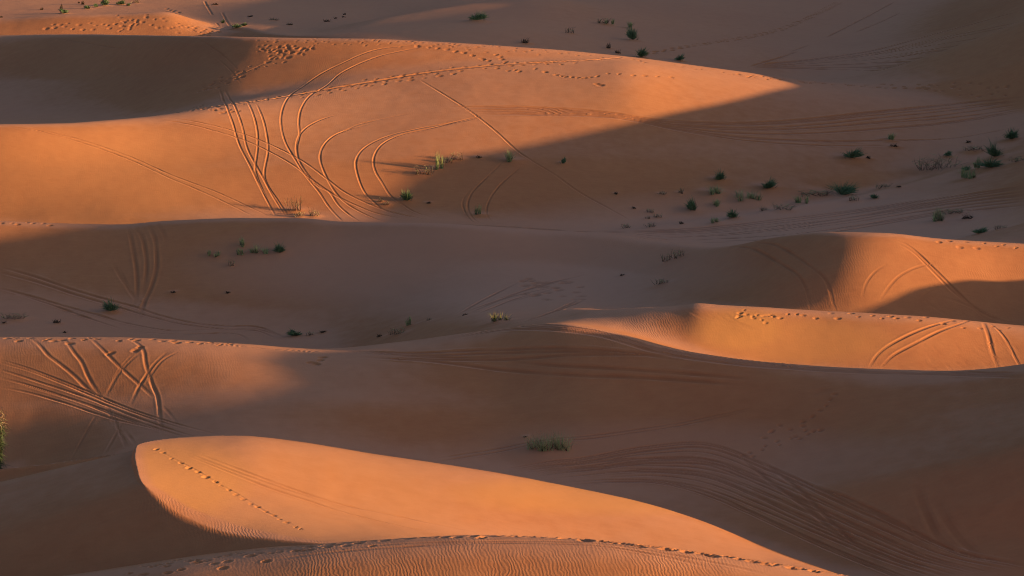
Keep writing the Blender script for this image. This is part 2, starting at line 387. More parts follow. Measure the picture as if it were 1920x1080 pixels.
# crest path, print clusters
trail([(480,73),(600,76),(740,78),(900,88),(1050,99),(1180,112),(1320,131),(1430,146),(1520,155)], 'L7', 0.36, 0.10, 0.028, 3.6, 7, 0.25)
trail([(560,77),(640,80),(760,82),(900,93)], 'L7', 0.6, 0.11, 0.032, 4.0, 8, 0.2)
trail([(1380,141),(1500,153),(1600,159),(1750,166),(1900,172)], 'L7', 0.35, 0.14, 0.05, 4.0, 9, 0.3)
rs = random.Random(11)
prints([(rs.gauss(520, 20), rs.gauss(93, 6)) for k in range(60)], 'L7', 0.11, 0.036, 0, 12)
trail([(590,86),(530,110),(480,128),(444,141),(400,160),(368,172)], 'L7', 0.34, 0.10, 0.036, 2.8, 13, 0.2)
trail([(588,88),(545,104),(520,108),(490,118)], 'L7', 0.36, 0.15, 0.07, 1.5, 14, 0.12)
trail([(460,138),(430,148),(400,163),(380,170)], 'L7', 0.22, 0.13, 0.05, 4.0, 15, 0.25)
rut([(520,108),(480,127),(440,145),(400,163),(370,175)], 'L7', *FINE)
trail([(368,198),(420,210),(452,206)], 'L7', 0.3, 0.14, 0.05, 4.0, 16, 0.2)
prints([(783,87),(803,89),(820,91),(837,93),(853,97),(870,99),(887,104),(903,110),(917,114),(906,112),(930,103),(938,107),(947,117),(941,112)], 'L7', 0.14, 0.06, 1, 17)
prints([(933,128),(953,133),(973,134),(1003,129),(1023,135),(1043,141),(1060,144),(1073,145),(1090,147),(1107,145),(1120,143),(1140,138),(1160,139),(1187,141),(1210,142),(1233,143),(1260,145),(965,131),(1098,146),(1053,143),(1083,146)], 'L7', 0.13, 0.055, 1, 18)
prints([(1126,160),(1119,158)], 'L7', 0.2, 0.06, 0, 19)
# --- beyond the crest
family([(1413,123),(1513,110),(1613,97),(1747,63),(1920,18)], [(1413,128),(1560,131),(1700,136),(1920,142)], 17, 'FAR', 0.15, 0.085, 0.04, 20, 0.12)
for pl in [[(1547,72),(1600,45),(1650,18),(1680,2)], [(1600,63),(1650,42),(1690,22)], [(1480,98),(1520,84)], [(1690,136),(1790,150),(1920,160)], [(1730,134),(1830,148),(1920,152)], [(1400,128),(1450,112),(1500,95)],
           [(382,0),(392,18),(400,31)], [(415,20),(425,40),(433,53)], [(405,42),(411,50)]]:
    rut(pl, 'FAR', 0.11, 0.06, 0.03)
trail([(1205,103),(1290,87),(1350,78),(1410,68),(1460,56),(1500,41),(1540,22),(1575,3)], 'FAR', 0.55, 0.17, 0.07, 0.6, 21, 0.2)
trail([(215,34),(260,37),(310,43),(360,53),(410,62)], 'FAR', 0.3, 0.13, 0.05, 5.0, 22, 0.2)
trail([(225,62),(240,52),(250,44),(256,38)], 'FAR', 0.25, 0.13, 0.05, 3.0, 23, 0.2)
trail([(330,50),(370,58),(412,63)], 'FAR', 0.2, 0.13, 0.05, 5.0, 24, 0.3)
trail([(80,48),(130,49),(200,47),(260,44)], 'FAR', 0.4, 0.15, 0.06, 3.0, 25, 0.2)
trail([(300,15),(320,20),(340,26)], 'FAR', 0.3, 0.15, 0.06, 4.0, 26, 0.2)
# --- long middle dune
for pl in [
  [(0,500),(60,517),(133,542),(200,562),(250,575),(300,592),(367,607),(433,612),(483,613),(517,625),(533,633)],
  [(0,510),(67,528),(133,550),(200,570),(267,590),(333,607),(417,617),(483,620),(513,633)],
  [(0,540),(50,553),(117,573),(180,590),(240,607),(317,620),(400,618)],
  [(33,550),(100,573),(167,597),(227,617)],
  [(260,623),(333,627),(433,625),(460,632),(466,640)],
  [(433,616),(480,616),(525,630)]]:
    rut(pl, 'L4', 0.105, 0.06, 0.03)
for pl in [
  [(240,425),(248,460),(255,503),(257,543),(252,573)],
  [(252,425),(267,447),(273,477),(275,500),(268,560)],
  [(277,421),(290,447),(293,480),(293,503),(283,540),(270,567),(262,600)],
  [(293,419),(307,437),(312,457)], [(212,493),(227,520),(247,547)], [(222,500),(240,540),(262,570)]]:
    rut(pl, 'L4', 0.12, 0.04, 0.04)
for pl in [[(857,591),(900,565),(970,530)], [(870,585),(940,560),(1007,536),(1099,515)], [(877,588),(950,558),(1044,537)], [(895,589),(960,562),(1020,545)], [(951,567),(1000,553),(1044,539)], [(930,560),(1000,540),(1060,525)], [(985,600),(1040,585),(1100,560)], [(960,608),(1020,592),(1085,562)], [(1000,598),(1050,580)]]:
    rut(pl, 'L4', 0.13, 0.06, 0.03)
rs = random.Random(31)
prints([(rs.uniform(980, 1095), rs.uniform(522, 562)) for k in range(26)], 'L4', 0.22, 0.06, 0, 32)
for pl in [
  [(1413,455),(1453,458),(1487,477),(1520,500),(1547,523),(1558,550),(1562,570),(1568,583)],
  [(1353,463),(1403,463),(1440,480),(1473,500),(1500,520),(1513,547),(1520,580)],
  [(1673,450),(1697,457),(1723,477),(1747,500),(1770,523),(1797,550),(1827,577),(1853,593),(1890,605)],
  [(1677,453),(1713,473),(1737,497),(1760,520),(1783,543),(1813,567),(1847,597)]]:
    rut(pl, 'L4', 0.08, 0.042, 0.02)
for pl in [
  [(1753,493),(1713,503),(1683,520),(1663,543),(1650,563)], [(1767,537),(1737,550),(1720,567)], [(1740,567),(1777,592)],
  [(1767,557),(1800,567),(1830,580),(1873,598)], [(1663,495),(1640,510),(1623,533),(1617,557)], [(1735,565),(1770,588)],
  [(1340,465),(1300,476),(1270,482)]]:
    rut(pl, 'L4', *FINE)
trail([(1755,450),(1800,455),(1850,459),(1918,462)], 'L4', 0.5, 0.11, 0.045, 2.0, 33, 0.15)
trail([(0,416),(60,419),(120,420)], 'L4', 0.5, 0.11, 0.045, 2.0, 34, 0.15)
# --- sunlit dune on the right
for pl in [
  [(1797,598),(1740,613),(1680,640),(1647,663),(1630,688)], [(1820,601),(1763,620),(1710,647),(1673,667),(1653,688)],
  [(1850,603),(1873,620),(1890,643),(1903,670),(1917,695)]]:
    rut(pl, 'L3', 0.075, 0.038, 0.018)
rut([(1843,604),(1853,627),(1858,650),(1865,673),(1872,693)], 'L3', 0.10, 0.055, 0.028)
rs = random.Random(41)
for k in range(34):
    u = rs.uniform(1720, 1905); v = rs.uniform(632, 684)
    rut([(u, v), (u + rs.uniform(8, 24), v + rs.uniform(5, 16))], 'L3', 0.09, 0.022, 0.01)
prints([(rs.uniform(1368, 1455), rs.gauss(593, 4)) for k in range(15)], 'L3', 0.085, 0.04, 0, 42)
trail([(1380,590),(1470,589),(1560,592),(1640,595),(1700,597),(1760,602),(1830,609),(1900,618)], 'L3', 0.5, 0.10, 0.045, 3.5, 43, 0.2)
for k in range(9):
    rut([(1285 + 9 * k, 578 + k), (1300 + 10 * k, 588 + 2 * k), (1330 + 12 * k, 602 + 2.4 * k)], 'L3', 0.10, 0.02, 0.012)
# --- tracks along the crest in the middle
family([(840,632),(951,610),(1016,602),(1071,609),(1160,626),(1250,652),(1400,674),(1600,691),(1920,700)], [(840,636),(970,618),(1044,618),(1100,625),(1160,640),(1250,665),(1400,686),(1600,699),(1920,708)], 8, 'L2', 0.12, 0.065, 0.03, 50, 0.15)
for pl in [
  [(640,658),(773,663),(907,657),(1073,653),(1280,672)], [(660,662),(800,667),(930,662),(1073,658),(1200,664)], [(707,670),(840,675),(957,673),(1073,665),(1207,665),(1280,676)],
  [(673,670),(807,678),(940,693),(1073,703),(1207,708),(1400,722)], [(957,677),(1040,685),(1140,690),(1280,700),(1420,712)], [(690,664),(840,671),(957,668)]]:
    rut(pl, 'L2', 0.11, 0.05, 0.045)
for pl in [[(350,641),(450,650),(560,658),(640,660)], [(380,642),(480,652),(600,662)]]:
    rut(pl, 'L2', *FINE)
# --- crossing tracks on the left
for pl in [
  [(57,635),(75,648),(88,665),(113,683),(140,705),(163,728),(185,743)],
  [(120,635),(130,648),(140,663),(153,678),(160,695),(170,715),(183,735),(193,748)],
  [(170,635),(185,648),(205,668),(225,688),(250,710),(270,728),(288,745)],
  [(232,633),(257,643),(270,658),(272,678),(278,698),(285,720),(295,743),(298,765),(300,785),(305,818)],
  [(260,663),(240,680),(220,703),(208,725),(198,743)], [(313,660),(288,683),(273,705),(260,725),(245,758)]]:
    rut(pl, 'L2', *WIDE)
for pl in [
  [(200,760),(208,780),(215,798)], [(225,810),(236,838)], [(305,760),(333,793)], [(248,665),(225,690),(212,710)], [(180,778),(160,813),(143,845),(130,868)],
  [(333,660),(305,675),(288,695),(275,715)], [(230,790),(215,818),(195,853)], [(233,805),(255,835)], [(210,770),(222,805),(240,840)]]:
    rut(pl, 'L2', *DEEP)
for pl in [
  [(0,675),(50,690),(100,708),(150,728),(200,748),(250,768),(300,785),(350,800),(412,815)], [(0,693),(63,713),(125,733),(188,755),(250,780),(313,803),(370,820)],
  [(0,708),(63,725),(125,745),(188,765),(250,788),(300,805),(355,822)], [(0,726),(50,735),(113,753),(175,773),(225,788),(275,800),(325,815)],
  [(0,680),(60,697),(125,722),(200,753),(280,783),(350,806)], [(40,720),(100,738),(160,757),(225,782),(300,808)]]:
    rut(pl, 'L2', 0.065, 0.038, 0.015)
trail([(0,637),(60,636),(130,636),(200,635),(270,637),(340,641),(440,648)], 'L2', 0.5, 0.13, 0.055, 3.0, 55, 0.15)
prints([(205,662),(250,658),(262,650),(255,655),(100,640),(130,645),(600,676),(585,680),(607,670),(592,683)], 'L2', 0.17, 0.05, 2, 56)
# --- great bowl
family([(950,879),(1100,857),(1280,827),(1347,830),(1413,860),(1513,900),(1580,937),(1647,967),(1730,1000),(1813,1040),(1920,1062)],
       [(1085,911),(1140,906),(1200,905),(1280,918),(1340,940),(1400,965),(1500,1010),(1600,1050),(1700,1090)], 24, 'L2', 0.055, 0.05, 0.025, 60, 0.10)
family([(960,878),(1060,868),(1180,858),(1300,858),(1400,880)], [(1000,890),(1080,890),(1180,884),(1300,890),(1400,915)], 6, 'L2', 0.07, 0.045, 0.02, 61, 0.3)
for pl in [[(807,862),(973,837),(1140,813),(1280,792),(1423,762)], [(807,868),(973,843),(1140,818),(1280,797),(1415,768)]]:
    rut(pl, 'L2', 0.06, 0.035, 0.015)
for pl in [[(1717,907),(1737,960),(1763,1010),(1800,1037)], [(1753,933),(1780,983),(1813,1023),(1853,1053)], [(1703,960),(1713,1000),(1737,1040)]]:
    rut(pl, 'L2', *SLIDE)
for pl in [[(1500,905),(1600,940),(1700,990),(1800,1035),(1918,1060)], [(1560,925),(1650,962),(1760,1020),(1840,1055)], [(1420,860),(1500,920),(1560,980),(1640,1050)], [(1380,850),(1440,900),(1520,960),(1600,1030)]]:
    rut(pl, 'L2', 0.10, 0.06, 0.03)
prints([(1280 + a / 3, 720 + b / 3) for a, b in [(850,60),(825,90),(800,125),(770,150),(735,185),(680,215),(680,240),(545,235),(505,270),(460,305),(530,325),(610,310),(660,310),(710,285),(770,260),(460,350),(450,372),(390,410),(610,260),(690,265),(735,270),(380,385),(340,400),(545,345),(640,300)]], 'L2', 0.10, 0.05, 2, 62)
rut([(1520,738),(1545,733),(1570,730)], 'L2', 0.16, 0.07, 0.06)
# --- near sunlit dune
prints([(a / 3, 720 + b / 3) for a, b in [(880,365),(920,385),(965,420),(1240,570),(1285,595),(1325,620),(1370,645),(1410,672),(1450,690),(1495,715),(1540,738),(1575,760),(1615,778),(1665,803),(1690,815)]], 'L1', 0.08, 0.035, 1, 70)
prints([(a / 3, 720 + b / 3) for a, b in [(880,368),(1015,445),(1065,472),(1115,495),(1160,523),(1210,548)]], 'L1', 0.10, 0.07, 1, 71)
rut([(293,842),(330,862),(372,884),(403,903),(450,928),(500,960),(560,990)], 'L1', 0.07, 0.012, 0.006)
for pl in [[(350,853),(417,880),(500,913),(583,940),(640,958),(740,983),(840,1003)], [(377,853),(467,887),(550,917),(640,945),(757,970),(890,998)], [(360,853),(430,880),(520,912),(610,942)]]:
    rut(pl, 'L1', 0.09, 0.022, 0.012)
# --- foreground dune
trail([(890,1006),(980,1004),(1060,1008),(1150,1015),(1250,1026),(1350,1041),(1450,1055),(1550,1071),(1600,1079)], 'L0', 0.33, 0.14, 0.09, 1.4, 80, 0.16)
trail([(960,1004),(1060,1009),(1150,1017),(1250,1029),(1350,1044),(1450,1059),(1550,1075)], 'L0', 0.45, 0.18, 0.10, 1.2, 81, 0.1)
trail([(620,1020),(700,1014),(800,1008),(890,1005)], 'L0', 0.45, 0.15, 0.05, 1.5, 82, 0.1)
trail([(240,1070),(340,1054),(433,1040),(530,1030),(627,1022)], 'L0', 0.33, 0.12, 0.045, 4.0, 83, 0.15)
trail([(280,1072),(400,1055),(520,1038),(640,1026),(720,1018)], 'L0', 0.36, 0.12, 0.04, 4.0, 84, 0.15)
for pl in [[(640,1028),(760,1019),(880,1015),(1011,1014),(1143,1021),(1236,1036),(1368,1061),(1442,1078)], [(760,1021),(880,1018),(1011,1018),(1143,1026),(1236,1042),(1340,1066)], [(500,1050),(640,1034),(780,1024),(880,1020)]]:
    rut(pl, 'L0', 0.09, 0.035, 0.02)

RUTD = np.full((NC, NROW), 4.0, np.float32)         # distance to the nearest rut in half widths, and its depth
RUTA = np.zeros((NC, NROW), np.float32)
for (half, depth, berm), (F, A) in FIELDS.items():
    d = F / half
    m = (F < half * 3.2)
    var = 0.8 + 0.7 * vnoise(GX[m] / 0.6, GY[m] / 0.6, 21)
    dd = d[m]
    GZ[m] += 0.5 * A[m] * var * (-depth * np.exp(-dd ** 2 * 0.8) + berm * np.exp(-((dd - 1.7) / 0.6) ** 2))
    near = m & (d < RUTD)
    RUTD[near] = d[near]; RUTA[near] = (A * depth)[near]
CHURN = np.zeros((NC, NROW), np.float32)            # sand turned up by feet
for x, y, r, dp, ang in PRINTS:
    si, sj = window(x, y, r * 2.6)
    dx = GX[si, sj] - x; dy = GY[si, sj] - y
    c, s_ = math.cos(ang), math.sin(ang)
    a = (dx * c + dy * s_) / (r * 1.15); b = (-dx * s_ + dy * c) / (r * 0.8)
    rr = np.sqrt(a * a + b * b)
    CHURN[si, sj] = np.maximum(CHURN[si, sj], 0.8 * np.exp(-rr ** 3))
    GZ[si, sj] += -dp * np.exp(-rr ** 3) + 0.12 * dp * np.exp(-((rr - 1.5) / 0.45) ** 2)

# sand heaped round the plants is added by the plant builder below (MOUNDS), then the sheet is linked
# ------------------------------------------------------------------ plants: (dune, u, v of the foot, width, height in picture pixels, kind, label)
G1 = 'plants on the far ground behind the great dune'
G2 = 'plants at the foot of the great dune'
G3 = 'plants on the right flank of the great dune'
G4 = 'plants on the shaded slope of the middle dune'
G5 = 'plants along the shaded valley floor'
PLANTS = [
 # far ground
 ('FAR',895,41,30,18,'bush','rounded green bush alone on the dark slope behind the long sunlit crest',G1),
 ('FAR',985,82,15,9,'tuft','small dark tuft peeping over the sunlit crest, below the lone rounded bush',G1),
 ('FAR',1068,63,12,9,'twigs','thin dark twigs leaning on a small drift, left of the tall dark bush',G1),
 ('FAR',1130,45,16,8,'twigs','faint pale dry twigs on the drift left of the grey-green clump',G1),
 ('FAR',1141,47,14,10,'grass','grey-green wispy clump on a low drift behind the long crest',G1),
 ('FAR',1174,52,15,10,'grass','flat wispy green clump just above the tall dark bush',G1),
 ('FAR',1187,76,17,22,'bush','tall ragged dark green bush on the far slope behind the crest',G1),
 ('FAR',1140,91,8,12,'tuft','narrow dark stump of a plant below left of the ragged tall bush',G1),
 ('FAR',1158,101,10,7,'tuft','tiny dark tuft between the narrow stump and the round bush at the crest',G1),
 ('FAR',1201,109,20,17,'bush','round bright green bush half hidden by the sunlit crest, footprints leading from it',G1),
 ('FAR',1273,115,15,13,'bush','small dark bush just behind the crest, right of the round bright green one',G1),
 ('FAR',115,19,5,12,'tuft','thin upright dark stalk beside the green clump at the top left',G1),
 ('FAR',121,26,14,8,'bush','low green clump on the rim of the far dune at the top left',G1),
 ('FAR',78,19,6,5,'tuft','small dark dot of a plant left of the upright stalk',G1),
 ('FAR',2,33,7,4,'tuft','dark tuft on the left edge of the picture near the top',G1),
 ('FAR',155,9,6,8,'tuft','upright dark tuft, second from the left in the top left thicket',G1),
 ('FAR',148,6,4,5,'tuft','smallest dark tuft at the left end of the top left thicket',G1),
 ('FAR',165,17,11,7,'bush','dark squat bush lowest in the top left thicket',G1),
 ('FAR',182,14,9,6,'bush','dark bush just left of the largest bush in the top left thicket',G1),
 ('FAR',196,11,15,13,'bush','largest roundest bush of the top left thicket',G1),
 ('FAR',226,9,13,8,'bush','dark green bush just right of the largest bush of the top left thicket',G1),
 ('FAR',240,11,8,6,'bush','small dark bush at the right end of the top left thicket',G1),
 ('FAR',255,6,9,5,'twigs','faint grey twigs beyond the right end of the top left thicket',G1),
 ('FAR',419,43,8,6,'bush','small dark bush at the foot of the far sunlit patch, upper left',G1),
 ('FAR',443,53,14,9,'bush','larger dark bush of the pair on the far grey flat left of centre',G1),
 ('FAR',457,49,10,6,'bush','smaller dark bush touching the larger one on the far grey flat',G1),
 ('FAR',469,32,9,4,'tuft','dark flat tuft alone above the pair of bushes on the far flat',G1),
 ('FAR',403,10,11,4,'tuft','dark flat tuft near the top edge above the far sunlit patch',G1),
 ('FAR',514,39,12,4,'twigs','slanting faint drift of twigs in the middle of the far grey flat',G1),
 ('FAR',543,48,12,5,'tuft','dark low tuft on the far flat, left of the rising dark slope',G1),
 ('FAR',613,42,11,5,'tuft','dark low tuft against the pale rim of the rising dark slope',G1),
 ('FAR',629,35,6,3,'tuft','lower left dot of the three specks by the pale rim',G1),
 ('FAR',645,33,6,3,'tuft','lower right dot of the three specks by the pale rim',G1),
 ('FAR',646,28,6,4,'tuft','uppermost of the three specks by the pale rim',G1),
 # great dune, middle
 ('L7',820,319,17,23,'grass','upright green grass clump, greenest of the row where sun meets shade',G2),
 ('L7',794,330,24,15,'twigs','dry twiggy bush at the left end of the row where sun meets shade',G2),
 ('L7',842,307,11,12,'twigs','thin olive twigs between the green clump and the forked dry shrub',G2),
 ('L7',857,302,17,13,'twigs','forked dry shrub at the right end of the row where sun meets shade',G2),
 ('L7',965,306,26,22,'grass','drooping dark green clump beside the straight diagonal track',G2),
 ('L7',1055,308,9,10,'bush','small dark green clump just right of the straight diagonal track',G2),
 ('L7',899,297,10,5,'tuft','small dry clod with a long shadow left of the drooping clump',G2),
 ('L7',763,378,18,20,'bush','leafy green bush on the right edge of the curving wheel tracks',G2),
 ('L7',713,379,8,7,'twigs','upper of two tiny dry sprigs between curving wheel tracks',G2),
 ('L7',723,385,10,6,'twigs','lower of two tiny dry sprigs between curving wheel tracks',G2),
 ('L7',804,382,8,4,'tuft','little brown twig right of the leafy green bush',G2),
 ('L7',551,397,20,24,'twigs','tall thin dry stalks casting a long shadow on the sunlit sand',G2),
 ('L7',562,407,14,10,'twigs','dry sprigs at the crest below the tall thin stalks',G2),
 ('L7',589,406,14,13,'twigs','dry sprigs at the crest right of the tall thin stalks',G2),
 ('L7',901,404,15,15,'grass','pale grass clump between the two looping ruts near the valley',G2),
 ('L7',1155,365,7,5,'tuft','dark clod with a sand tail, left of centre on the shaded flank',G3),
 ('L7',1189,392,7,5,'tuft','brown clod with a sand tail below the first dark clod',G3),
 ('L7',1220,400,10,7,'twigs','small twigs highest of the trio near the shaded foot',G3),
 ('L7',1234,409,12,6,'twigs','small twigs rightmost of the trio near the shaded foot',G3),
 ('L7',1214,411,7,5,'twigs','small twigs lowest of the trio near the shaded foot',G3),
 ('L7',1241,366,10,6,'twigs','lone small twigs halfway between the dark clod and the round bush',G3),
 ('L7',1276,363,8,9,'twigs','slender bent dry sprig up left of the round dark bush',G3),
 ('L7',1174,429,12,8,'twigs','upright sprigs on the foot line, left one of two',G3),
 ('L7',1219,428,14,8,'twigs','upright sprigs on the foot line, right one of two',G3),
 ('L7',1277,421,10,5,'tuft','brown clod just above the track band, below the round dark bush',G3),
 ('L7',1302,397,20,24,'bush','round dark green bush at the left end of the bush field',G3),
 ('L7',1350,339,18,17,'bush','dark bush alone above the left part of the bush field',G3),
 ('L7',1335,367,30,15,'grass','loose green clump in two halves, below the dark bush standing alone',G3),
 ('L7',1351,389,18,15,'grass','olive grass clump right of the round dark bush',G3),
 ('L7',1376,410,18,15,'bush','small dark bush close above the track band',G3),
 ('L7',1345,419,18,10,'grass','pale grey-green clump on the edge of the track band',G3),
 ('L7',1406,380,40,22,'grass','broad olive clump of upright stems in the middle of the bush field',G3),
 ('L7',1440,357,30,20,'bush','dense dark bush with a flat top, above the broad olive clump',G3),
 ('L7',1432,397,13,8,'twigs','small dry sprigs under the broad olive clump',G3),
 ('L7',1467,396,26,10,'twigs','low dark dry tangle right of the small sprigs, near the track band',G3),
 ('L7',1505,384,22,16,'grass','soft green clump at the left end of the drift below the largest bush',G3),
 ('L7',1530,372,50,10,'twigs','dry brushwood along the drift left of the largest bush',G3),
 ('L7',1577,371,44,27,'bush','largest dark green bush of the field, pale spiky tips',G3),
 ('L7',1601,378,16,9,'twigs','dry sprigs at the right foot of the largest bush',G3),
 ('L7',1639,374,15,9,'bush','little dark bush at the edge of the track band, right of the largest bush',G3),
 ('L7',1655,355,20,8,'twigs','low dry tangle above the little dark bush',G3),
 ('L7',1686,352,8,4,'tuft','brown clod right of the low dry tangle',G3),
 ('L7',1595,300,30,19,'bush','dense dark bush alone high on the flank under the fan of tracks',G3),
 ('L7',1628,298,8,5,'tuft','brown clod right of the dense bush high on the flank',G3),
 ('L7',1665,264,16,12,'grass','olive sprigs standing among the fan of tracks',G3),
 ('L7',1677,276,13,6,'tuft','dark low tuft below the olive sprigs among the tracks',G3),
 ('L7',1895,263,24,24,'bush','compact dark bush at the right edge, highest on the flank',G3),
 ('L7',1866,297,30,28,'bush','upper crown of the dark bush pair near the right edge',G3),
 ('L7',1856,318,42,24,'bush','broad lower crown of the dark bush pair near the right edge',G3),
 ('L7',1838,318,18,18,'grass','pale-tipped clump at the left foot of the dark bush pair',G3),
 ('L7',1825,285,27,8,'twigs','low dark brushwood left above the dark bush pair',G3),
 ('L7',1776,294,13,9,'bush','small green clump above the grey dry tangle near the right edge',G3),
 ('L7',1757,322,62,26,'twigs','wide grey tangle of dead branches near the right edge',G3),
 ('L7',1816,336,28,18,'grass','dull green clump between the dead tangle and the track band',G3),
 ('L7',1811,322,14,9,'bush','small dark clump at the right end of the dead tangle',G3),
 ('L7',1908,306,24,8,'twigs','low dry brushwood on the right edge beside the dark bush pair',G3),
 ('L7',1816,268,9,5,'tuft','dark clod on the lowest track left of the compact bush',G3),
 ('L7',1752,417,30,24,'grass','drooping green bush standing alone in front of the track band, sand tail behind',G3),
 ('L7',1788,404,34,8,'twigs','pale dry brush along the sand tail of the drooping bush',G3),
 ('L7',1814,412,20,9,'tuft','rounded brown clump right of the drooping bush',G3),
 ('L7',1838,452,22,10,'bush','green sprigs peeping over the sunlit crest on the right',G3),
 ('L7',1873,450,16,6,'twigs','dark low twigs behind the sunlit crest, right of the green sprigs',G3),
 # middle dune, left
 ('L4',450,464,16,17,'grass','pale tufted grass, highest of the seven clumps on the shaded slope',G4),
 ('L4',453,479,15,14,'grass','grass clump directly below the highest pale tuft',G4),
 ('L4',488,477,28,14,'grass','broad low grass clump in the middle of the row on the shaded slope',G4),
 ('L4',525,476,22,19,'bush','dense green clump at the right end of the row on the shaded slope',G4),
 ('L4',398,481,11,11,'grass','small grass clump at the left end of the row on the shaded slope',G4),
 ('L4',413,483,16,10,'grass','spreading grass clump second from left in the row on the shaded slope',G4),
 ('L4',433,500,9,15,'twigs','slender dry sprig lowest of the clumps on the shaded slope',G4),
 ('L4',325,550,9,4,'tuft','dark clod below the slide marks, left of two',G4),
 ('L4',428,551,8,4,'tuft','dark clod in open shade, right of two',G4),
 ('L4',209,586,23,20,'bush','dark green bush beside the wheel tracks in the left valley',G4),
 ('L4',25,601,34,10,'twigs','dark flat brush near the left edge in the shaded valley',G4),
 ('L4',8,607,10,5,'tuft','dark clod on the left edge beside the flat brush',G4),
 ('L4',106,607,13,8,'tuft','small dark tuft between the flat brush and the wheel tracks',G4),
 ('L4',122,625,8,5,'tuft','tiny dark tuft just behind the tracked crest on the left',G4),
 ('L4',555,631,20,14,'bush','bright green cushion at the end of the wheel tracks in the valley',G5),
 ('L4',581,630,10,7,'twigs','thin dry sprig right of the bright green cushion',G5),
 ('L4',607,624,14,4,'tuft','dark stick on the pale drift right of the green cushion',G5),
 ('L4',770,610,15,17,'grass','slender upright green clump on the drift in mid valley',G5),
 ('L4',743,630,24,11,'twigs','dry sprigs in a row near the crest, below the slender clump',G5),
 ('L4',712,632,11,6,'tuft','small brown tuft left of the row of dry sprigs',G5),
 ('L4',804,601,7,5,'twigs','tiny sprig right of the slender green clump',G5),
 ('L4',934,606,32,27,'yellow','spiky yellow-green bush standing alone by the churned sand',G5),
 ('L4',872,592,10,4,'tuft','dark clod left of the spiky yellow-green bush',G5),
 ('L4',1270,486,18,16,'twigs','wiry grey-green bush at the tip of the sunlit rim',G5),
 ('L4',1250,492,14,13,'twigs','dark bare roots left of the wiry grey-green bush',G5),
 ('L4',1167,517,9,4,'tuft','dark clod on the smooth slope left of the wiry bush',G5),
 ('L4',1240,535,21,9,'twigs','low brown brush on the slope below the wiry bush',G5),
 # bowl
 ('L2',1028,851,70,36,'grass','large green grass tussock, nearest plant, beside the twin straight track',None),
 ('L2',985,823,7,3,'tuft','small dark clod up left of the large grass tussock',None),
 ('L2',-6,891,52,104,'tall','tall feathery shrub with dry top, cut by the left edge of the picture',None),
]
NAMES = {'bush': ('desert_bush', 'bush'), 'grass': ('grass_clump', 'grass'), 'twigs': ('dry_shrub', 'dry shrub'), 'tuft': ('dead_tuft', 'dead tuft'), 'yellow': ('desert_bush', 'bush'), 'tall': ('tall_shrub', 'shrub')}

def find_spot(p):
    rng, u, v = p[0], p[1], p[2]
    return ground_at(u, v, rng)
SPOTS = [find_spot(p) for p in PLANTS]
for p, (x, y) in zip(PLANTS, SPOTS):          # sand caught round each plant, with a tail on the lee side
    wm = p[3] * y / FPX
    r = 0.55 * wm + 0.08
    hh = 0.10 * min(wm, 1.2) + 0.01
    for k, (ox, oy, f) in enumerate(((0, 0, 1.0), (-0.9 * r, 0.35 * r, 0.6), (0.9 * r, 0.5 * r, 0.45))):
        si, sj = window(x + ox, y + oy, r * 2.6)
        d2 = ((GX[si, sj] - x - ox) / r) ** 2 + ((GY[si, sj] - y - oy) / (r * 0.8)) ** 2
        GZ[si, sj] += hh * f * np.exp(-d2)

# ------------------------------------------------------------------ materials
def new_mat(name):
    m = bpy.data.materials.new(name); m.use_nodes = True
    nt = m.node_tree
    return m, nt, nt.nodes['Principled BSDF']
def node(nt, typ, **kw):
    n = nt.nodes.new(typ)
    for k, v in kw.items():
        setattr(n, k, v)
    return n
def mathn(nt, op, a, b=None, c=None):
    n = nt.nodes.new('ShaderNodeMath'); n.operation = op
    for i, q in enumerate((a, b, c)):
        if q is None: continue
        if isinstance(q, (int, float)): n.inputs[i].default_value = q
        else: nt.links.new(q, n.inputs[i])
    return n.outputs[0]

